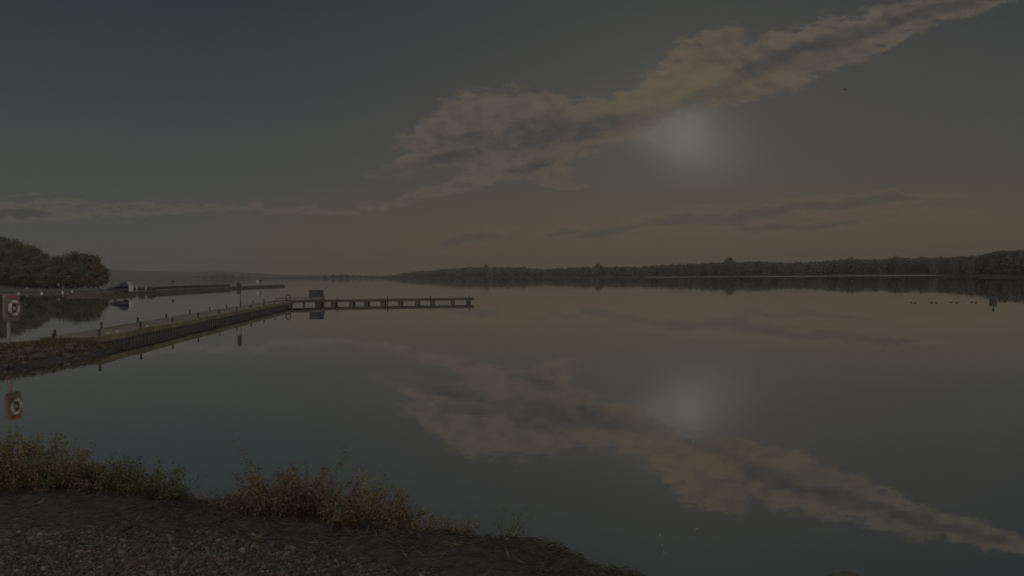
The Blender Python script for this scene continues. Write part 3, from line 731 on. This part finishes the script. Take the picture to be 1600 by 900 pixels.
# ------------------------------------------------------------------ trees
def crown_arrays(h, w, nclump, per, size, pal, base=.18, shape=1.0, gap=.0):
    C, A, B, T = [], [], [], []
    pal = np.array(pal)
    for i in range(nclump):
        u = RNG.uniform(); zt = base + (1 - base) * u
        prof = (math.sin(math.pi * min(1, (u * .86 + .12))) ** .6) * shape
        a = RNG.uniform(0, 6.28); rr = w * .5 * prof * (RNG.uniform(.25, 1) ** .5)
        c = np.array([rr * math.cos(a), rr * math.sin(a), zt * h * .95])
        k = int(per * RNG.uniform(.6, 1.3)); s_ = h * .066 * RNG.uniform(.6, 1.4)
        pos = c + RNG.normal(0, 1, (k, 3)) * np.array([s_, s_, s_ * .7])
        ln = size * RNG.uniform(.6, 1.3, k); a_, b_ = rand_axes(k, ln, ln * RNG.uniform(.5, .8, k))
        C.append(pos); A.append(a_); B.append(b_); T.append(np.tile(pal[RNG.integers(len(pal))] * RNG.uniform(.75, 1.25), (k, 1)) * RNG.uniform(.85, 1.15, (k, 1)))
    return [np.concatenate(q) for q in (C, A, B, T)]
def trunk_mb(h, w, r=.22, limbs=7):
    b = MB(); z = 0; p = np.array([0, 0, -.3]); pr = r
    for i in range(5):
        q = p + np.array([RNG.normal(0, .02 * h), RNG.normal(0, .02 * h), h * .16]); b.tube(p, q, pr, pr * .75, 7); pr *= .75
        for _ in range(2):
            a = RNG.uniform(0, 6.28); e = q + np.array([math.cos(a) * w * .3, math.sin(a) * w * .3, h * .16]); b.tube(q, e, pr * .6, pr * .15, 5)
        p = q
    return b
GREENS = [(.12, .12, .07), (.105, .112, .064), (.125, .112, .066), (.09, .098, .06)]
AUT = [(.13, .095, .05), (.115, .09, .05), (.1, .092, .045)]
protos = []
for s_, pal in enumerate((GREENS, GREENS, AUT, GREENS[:2] + AUT[:1])):
    v, f, t = leaf_quads(*crown_arrays(10, [8.5, 9.5, 8, 9][s_], 64, 120, .26, pal, .1))
    cr = np_mesh('crown', v, f, t); cr.materials.append(LEAF)
    tb = trunk_mb(10, 8); bmesh.ops.recalc_face_normals(tb.bm, faces=tb.bm.faces[:]); tm = bpy.data.meshes.new('trunk'); tb.bm.to_mesh(tm); tb.bm.free(); tm.materials.append(BARK)
    protos.append((cr, tm))
for s_ in range(2):                         # looser, half bare crowns
    v, f, t = leaf_quads(*crown_arrays(10, 8.5, 46, 26, .36, AUT, .22))
    cr = np_mesh('crown', v, f, t); cr.materials.append(LEAF)
    tb = trunk_mb(10, 8, .3); bmesh.ops.recalc_face_normals(tb.bm, faces=tb.bm.faces[:]); tm = bpy.data.meshes.new('trunk'); tb.bm.to_mesh(tm); tb.bm.free(); tm.materials.append(BARK)
    protos.append((cr, tm))
def tree(loc, h, w, kind, label, group=None, name='tree'):
    r_ = empty(name, loc, RNG.uniform(0, 6.28)); tag(r_, label, 'tree', group)
    for nm, me in zip(('crown', 'trunk'), protos[kind]):
        o = bpy.data.objects.new(nm, me); COL.objects.link(o); o.parent = r_; o.scale = (w / 9, w / 9, h / 10)
    return r_
# wooded hillside at far left: its terrain first
def terrain(name, x0, x1, y0, y1, nx_, ny_, fn, material):
    X, Y = np.meshgrid(np.linspace(x0, x1, nx_), np.linspace(y0, y1, ny_)); Z = fn(X, Y)
    i2 = np.arange(nx_ * ny_).reshape(ny_, nx_); f = np.stack([i2[:-1, :-1], i2[:-1, 1:], i2[1:, 1:], i2[1:, :-1]], -1).reshape(-1, 4)
    return tag(link(name, np_mesh(name, np.stack([X, Y, Z], -1).reshape(-1, 3), f, smooth=True), material), kind='structure')
LANDM = mat('far_land', (.04, .042, .034), (.028, .03, .024), .05, .95)
def hill_l(X, Y):
    e = np.clip((Y - 236) / 60, -.3, 1.6); s = np.clip((-.55 * Y - X) / 45, -.5, 1.2)
    return np.minimum(e, .25 + np.clip(s, -.3, 1)) * 11 * np.clip(.1 + s, -.05, 1.2) - .6 + .3 * fbm(X, Y, .1, 4)
terrain('wooded_hillside', -420, -112, 225, 420, 70, 50, hill_l, LANDM)
rows = [  # px, skyline top y, distance
 (154, 412, 246, 2), (140, 399, 250, 0), (122, 396, 256, 1), (105, 397, 258, 3), (88, 404, 262, 0), (72, 398, 274, 1), (55, 389, 280, 0), (38, 381, 286, 3), (20, 376, 292, 1), (4, 371, 296, 0), (-14, 367, 298, 1), (-40, 362, 300, 3),
 (146, 424, 243, 3), (128, 418, 245, 0), (112, 420, 246, 1), (96, 416, 246, 0), (80, 420, 247, 3), (63, 413, 250, 0), (46, 416, 250, 1), (28, 411, 252, 3), (10, 415, 252, 0), (-10, 405, 254, 1),
 (86, 408, 268, 1), (64, 402, 270, 3), (46, 398, 274, 1), (30, 393, 276, 0), (12, 388, 280, 3), (-6, 383, 282, 0)]
labs = {0: 'dark rounded tree at the right tip of the wood on the left shore, tinged brown', 1: 'tall round green tree, next in from the right tip of the left wood', 2: 'broad bushy tree topping the clump at the right end of the left wood',
        9: 'highest tree of the left wood, at the edge of the picture'}
for i, (px, ty, dd, kd) in enumerate(rows):
    b_ = at_d(px, 450, dd); z0 = float(hill_l(np.array([b_.x]), np.array([b_.y]))[0]); z0 = max(z0, .2)
    t_ = at_d(px, ty, dd).z
    h = max(t_ - z0, 4.5)
    front_ = 12 <= i < 22
    lab = labs.get(i, 'dark green tree in the front row of the left wood, down by the walkway' if front_ else 'dark green tree in the back rows of the left wood, up the slope')
    grp = None if i in labs else ('front row of trees in the left wood' if front_ else 'back rows of trees in the left wood')
    tree((b_.x, b_.y, z0), h, h * RNG.uniform(.75, .95) if h > 7 else h * 1.2, kd, lab, grp)

# far shore: terrain with its wood
SKY = np.array([(600, 430), (640, 425), (700, 419), (735, 417), (800, 417), (850, 419.5), (900, 417), (960, 415.5), (1000, 416), (1050, 413), (1100, 410), (1180, 408), (1230, 409.5), (1270, 409), (1300, 406), (1330, 404), (1370, 405), (1400, 402), (1440, 402), (1475, 401)], float)
BASE = np.array([(596, 435), (700, 434), (1000, 433.3), (1200, 432), (1470, 430)], float)
def shore_pt(px, back=0.0):
    p = at(px, float(np.interp(px, BASE[:, 0], BASE[:, 1]))); d_ = Vector((p.x, p.y, 0)).normalized()
    return p + d_ * back
FAR = tone_mat('far_foliage', .9, .45)
def far_land(name, pxs, fn, depth=160, h=2.2):
    vs_, fs = [], []
    for i, px in enumerate(pxs):
        for j, (bk, z) in enumerate([(-1, -.6), (0, .15), (5, .8), (30, h), (depth, h + 1), (depth + 20, -1)]):
            p = fn(px, bk); vs_.append((p.x, p.y, z))
    k = 6
    for i in range(len(pxs) - 1):
        for j in range(k - 1): fs.append((i * k + j, (i + 1) * k + j, (i + 1) * k + j + 1, i * k + j + 1))
    return tag(link(name, np_mesh(name, np.array(vs_, float), np.array(fs), smooth=True), LANDM), kind='structure')
def wood(name, pxs, fn, skyfn, label, backs, quad=.055, nq=130, pal=AUT + GREENS, tone=(.135, .13, .108)):
    C, A, B, T = [], [], [], []; pal = np.array(pal) * .12 + np.array(tone)
    for px in pxs:
        for bk in backs:
            pj = px + RNG.normal(0, 3.0); p = fn(pj, bk + RNG.uniform(0, 12))
            ytop = float(skyfn(pj)) + abs(RNG.normal(0, 1.6)) - (1.2 if RNG.uniform() < .15 else 0)
            h = max(at_d(pj, ytop, p.y).z - 1.0, 2.0); w = h * RNG.uniform(.55, .95)
            k = int(nq * RNG.uniform(.7, 1.2))
            u = RNG.uniform(0, 1, k); pr = np.sin(np.pi * np.clip(u * .82 + .16, 0, 1)) ** .6
            a = RNG.uniform(0, 6.28, k); rr = w * .5 * pr * RNG.uniform(0, 1, k) ** .5
            C.append(np.stack([p.x + rr * np.cos(a), p.y + rr * np.sin(a), .8 + u * h * .98], 1))
            ln = h * quad * RNG.uniform(.6, 1.4, k); a_, b_ = rand_axes(k, ln, ln * .7); A.append(a_); B.append(b_)
            T.append(np.tile(pal[RNG.integers(len(pal))] * RNG.uniform(.93, 1.07), (k, 1)))
    v, f, t = leaf_quads(*[np.concatenate(q) for q in (C, A, B, T)])
    return tag(link(name, np_mesh(name, v, f, t), FAR), label, kind='stuff')
pxs = np.arange(598, 1490, 12.0); far_land('far_shore', pxs, shore_pt)
wood('far_wood', np.arange(602, 1486, 3.6), shore_pt, lambda q: np.interp(q, SKY[:, 0], SKY[:, 1]), 'dim wood along the far shore across the lake', (4, 16, 34, 60), .058, 210)
# pale strip painting the sky's glint on ruffled water at the far shore
b = MB()
pp = [shore_pt(px, -.8) for px in np.arange(1012, 1470, 12)]
for A, B in zip(pp, pp[1:]):
    d_ = (B - A).normalized(); nn = Vector((-d_.y, d_.x, 0)); q4 = [A, B, B + nn * 2.5, A + nn * 2.5]
    b.bm.faces.new([b.bm.verts.new((v.x, v.y, z)) for v, z in zip(q4, (.02, .02, .32, .32))])
tag(b.build('far_water_glint', mat('pale_glint', (.33, .32, .29), (.25, .24, .22), .2)), kind='structure')
# trees that stand out above that wood
for px, ty, kd, lab in [(760, 412, 0, 'lone taller tree above the low left end of the far wood'), (818, 414.5, 3, 'small round tree just right of the taller tree on the far shore'), (935, 410.5, 1, 'round topped tree in the middle of the far wood'),
                        (1140, 401, 3, 'loose tall tree, the most prominent on the far shore'), (1050, 411, 0, 'modest tree between the round and the tall loose one of the far wood'), (1186, 406, 1, 'dome shaped tree just right of the tall loose tree of the far wood'),
                        (1330, 401, 2, 'broad tree at the high right part of the far wood'), (1400, 399, 0, 'wide tree on the far shore near the right headland'), (1440, 399, 3, 'last tree of the far wood before the right headland')]:
    p = shore_pt(px, 40); h = at_d(px, ty + 1.5, p.y).z - 1.2; tree((p.x, p.y, 1.2), h, h * .8, 4 + kd % 2, lab)
# headland on the right, nearer
HB = np.array([(1462, 431.2), (1520, 431.8), (1640, 433)], float); HS = np.array([(1462, 403), (1480, 401), (1520, 398.5), (1540, 396), (1555, 392), (1580, 390.5), (1600, 388.5), (1700, 383)], float)
def head_pt(px, back=0.0):
    p = at(px, float(np.interp(px, HB[:, 0], HB[:, 1]))); return p + Vector((p.x, p.y, 0)).normalized() * back
far_land('headland', np.arange(1464, 1760, 12.0), head_pt, 90, 1.6)
wood('headland_wood', np.arange(1468, 1700, 3.6), head_pt, lambda q: np.interp(q, HS[:, 0], HS[:, 1]), 'dark wood on the nearer headland at the right', (5, 14, 30), .045, 380, tone=(.125, .118, .1))
# low shore and hills far off on the left
LB = [(150, 437.8), (600, 434.6)]
def left_pt(px, back=0.0):
    y_ = 437.6 - (px - 150) * .0072; p = at(px, y_); return p + Vector((p.x, p.y, 0)).normalized() * back
LSKY = np.array([(150, 434), (200, 433), (260, 434), (310, 430.5), (345, 427.5), (375, 429.5), (400, 432), (470, 432), (500, 429), (520, 427.5), (560, 428.5), (600, 430), (640, 431)], float)
far_land('distant_shore', np.arange(140, 650, 15.0), left_pt, 300, 2.5)
wood('distant_wood', np.arange(150, 640, 3.0), left_pt, lambda q: np.interp(q, LSKY[:, 0], LSKY[:, 1]) + .6, 'faint low wood on the most distant shore at the left', (10, 40), .1, 90, tone=(.03, .03, .024))
HILL = np.array([(-200, 418), (60, 417), (150, 419), (200, 422.5), (240, 424), (300, 425), (345, 424), (390, 426), (440, 429), (520, 431), (640, 431)], float)
vs_, fs = [], []
hp = np.arange(-200, 700, 20.0)
for i, px in enumerate(hp):
    ty = float(np.interp(px, HILL[:, 0], HILL[:, 1])); top_ = at_d(px, ty, 2900)
    for d_, k in ((2300, 0), (2500, .35), (2750, .8), (2900, 1), (3200, .9)):
        q = at_d(px, 440, d_); vs_.append((q.x, q.y, max(top_.z, 3) * k - (1 if k == 0 else 0)))
for i in range(len(hp) - 1):
    for j in range(4): fs.append((i * 5 + j, (i + 1) * 5 + j, (i + 1) * 5 + j + 1, i * 5 + j + 1))
tag(link('distant_hills', np_mesh('distant_hills', np.array(vs_, float), np.array(fs), smooth=True), LANDM), kind='structure')

# ------------------------------------------------------------------ buoys at right, bird
q = at(1552, 472); mb_ = empty('channel_marker', (q.x, q.y, 0)); tag(mb_, 'dark square topped channel marker buoy on the water at the right', 'buoy')
MB().lathe([(.3, -.3), (.3, -.02), (.27, .0), (.27, .3), (.22, .34)], n=18).build('body', IRON, mb_)
MB().tube((0, 0, .34), (0, 0, .78), .035).build('mast', IRON, mb_)
MB().lathe([(.02, .5), (.1, .56), (.1, .68), (.02, .74)], n=10).build('top_mark', IRON, mb_)
fp = None
for px, py in [(1424, 473), (1430, 474), (1455, 473), (1463, 474), (1486, 472.5), (1495, 473.2), (1518, 472.3), (1525, 472.8), (1563, 471), (1571, 471.2), (1588, 470.8)]:
    q = at(px, py)
    if fp is None:
        fp = empty('line_float', q); tag(fp, 'small dark float in the row beside the channel marker', 'float', 'row of small floats at the right')
        MB().lathe([(.02, -.11), (.05, -.08), (.06, 0), (.05, .08), (.02, .11)], (0, 0, .02), 12, Matrix.Rotation(R(90), 4, 'Y')).build('body', TIMB, fp, smooth=True)
        MB().torus((.12, 0, .02), .02, .007, n=8, k=5).build('eye', IRON, fp)
    else:
        c = copy_tree(fp); c.location = q; c.rotation_euler.z = RNG.uniform(-.4, .4)
p = at_d(1320, 140, 60); bd = MB()
bd.lathe([(.01, -.2), (.06, -.1), (.075, .02), (.05, .13), (.045, .18), (.01, .24)], n=8, mtx=Matrix.Rotation(R(90), 4, 'Y'))
for s_ in (-1, 1):
    w_ = [(.07, 0, .03), (.08, .22 * s_, .13), (.0, .42 * s_, .17), (-.06, .2 * s_, .12), (-.07, 0, .03)]
    a_ = [bd.bm.verts.new(v) for v in w_]; b2_ = [bd.bm.verts.new((v[0], v[1], v[2] - .012)) for v in w_]
    bd.bm.faces.new(a_); bd.bm.faces.new(b2_[::-1])
    for i in range(5): j = (i + 1) % 5; bd.bm.faces.new((a_[i], a_[j], b2_[j], b2_[i]))
o = bd.build('bird', IRON, None, p); o.rotation_euler = (R(20), R(-10), R(35)); o.scale = (.8, .8, .8); tag(o, 'tiny dark bird flying below the long cloud', 'bird')

# ------------------------------------------------------------------ haze over the lake
HZ = bpy.data.materials.new('haze'); HZ.use_nodes = True; nt = HZ.node_tree; nt.nodes.clear()
pv = nt.nodes.new('ShaderNodeVolumePrincipled'); pv.inputs['Density'].default_value = .00034; pv.inputs['Color'].default_value = (.33, .325, .298, 1); pv.inputs['Anisotropy'].default_value = 0
om = nt.nodes.new('ShaderNodeOutputMaterial'); nt.links.new(pv.outputs[0], om.inputs['Volume'])
hb = MB(); hb.box((0, 1750, 35), (7000, 3900, 84)); tag(hb.build('haze', HZ), 'thin evening haze over the lake', kind='stuff')
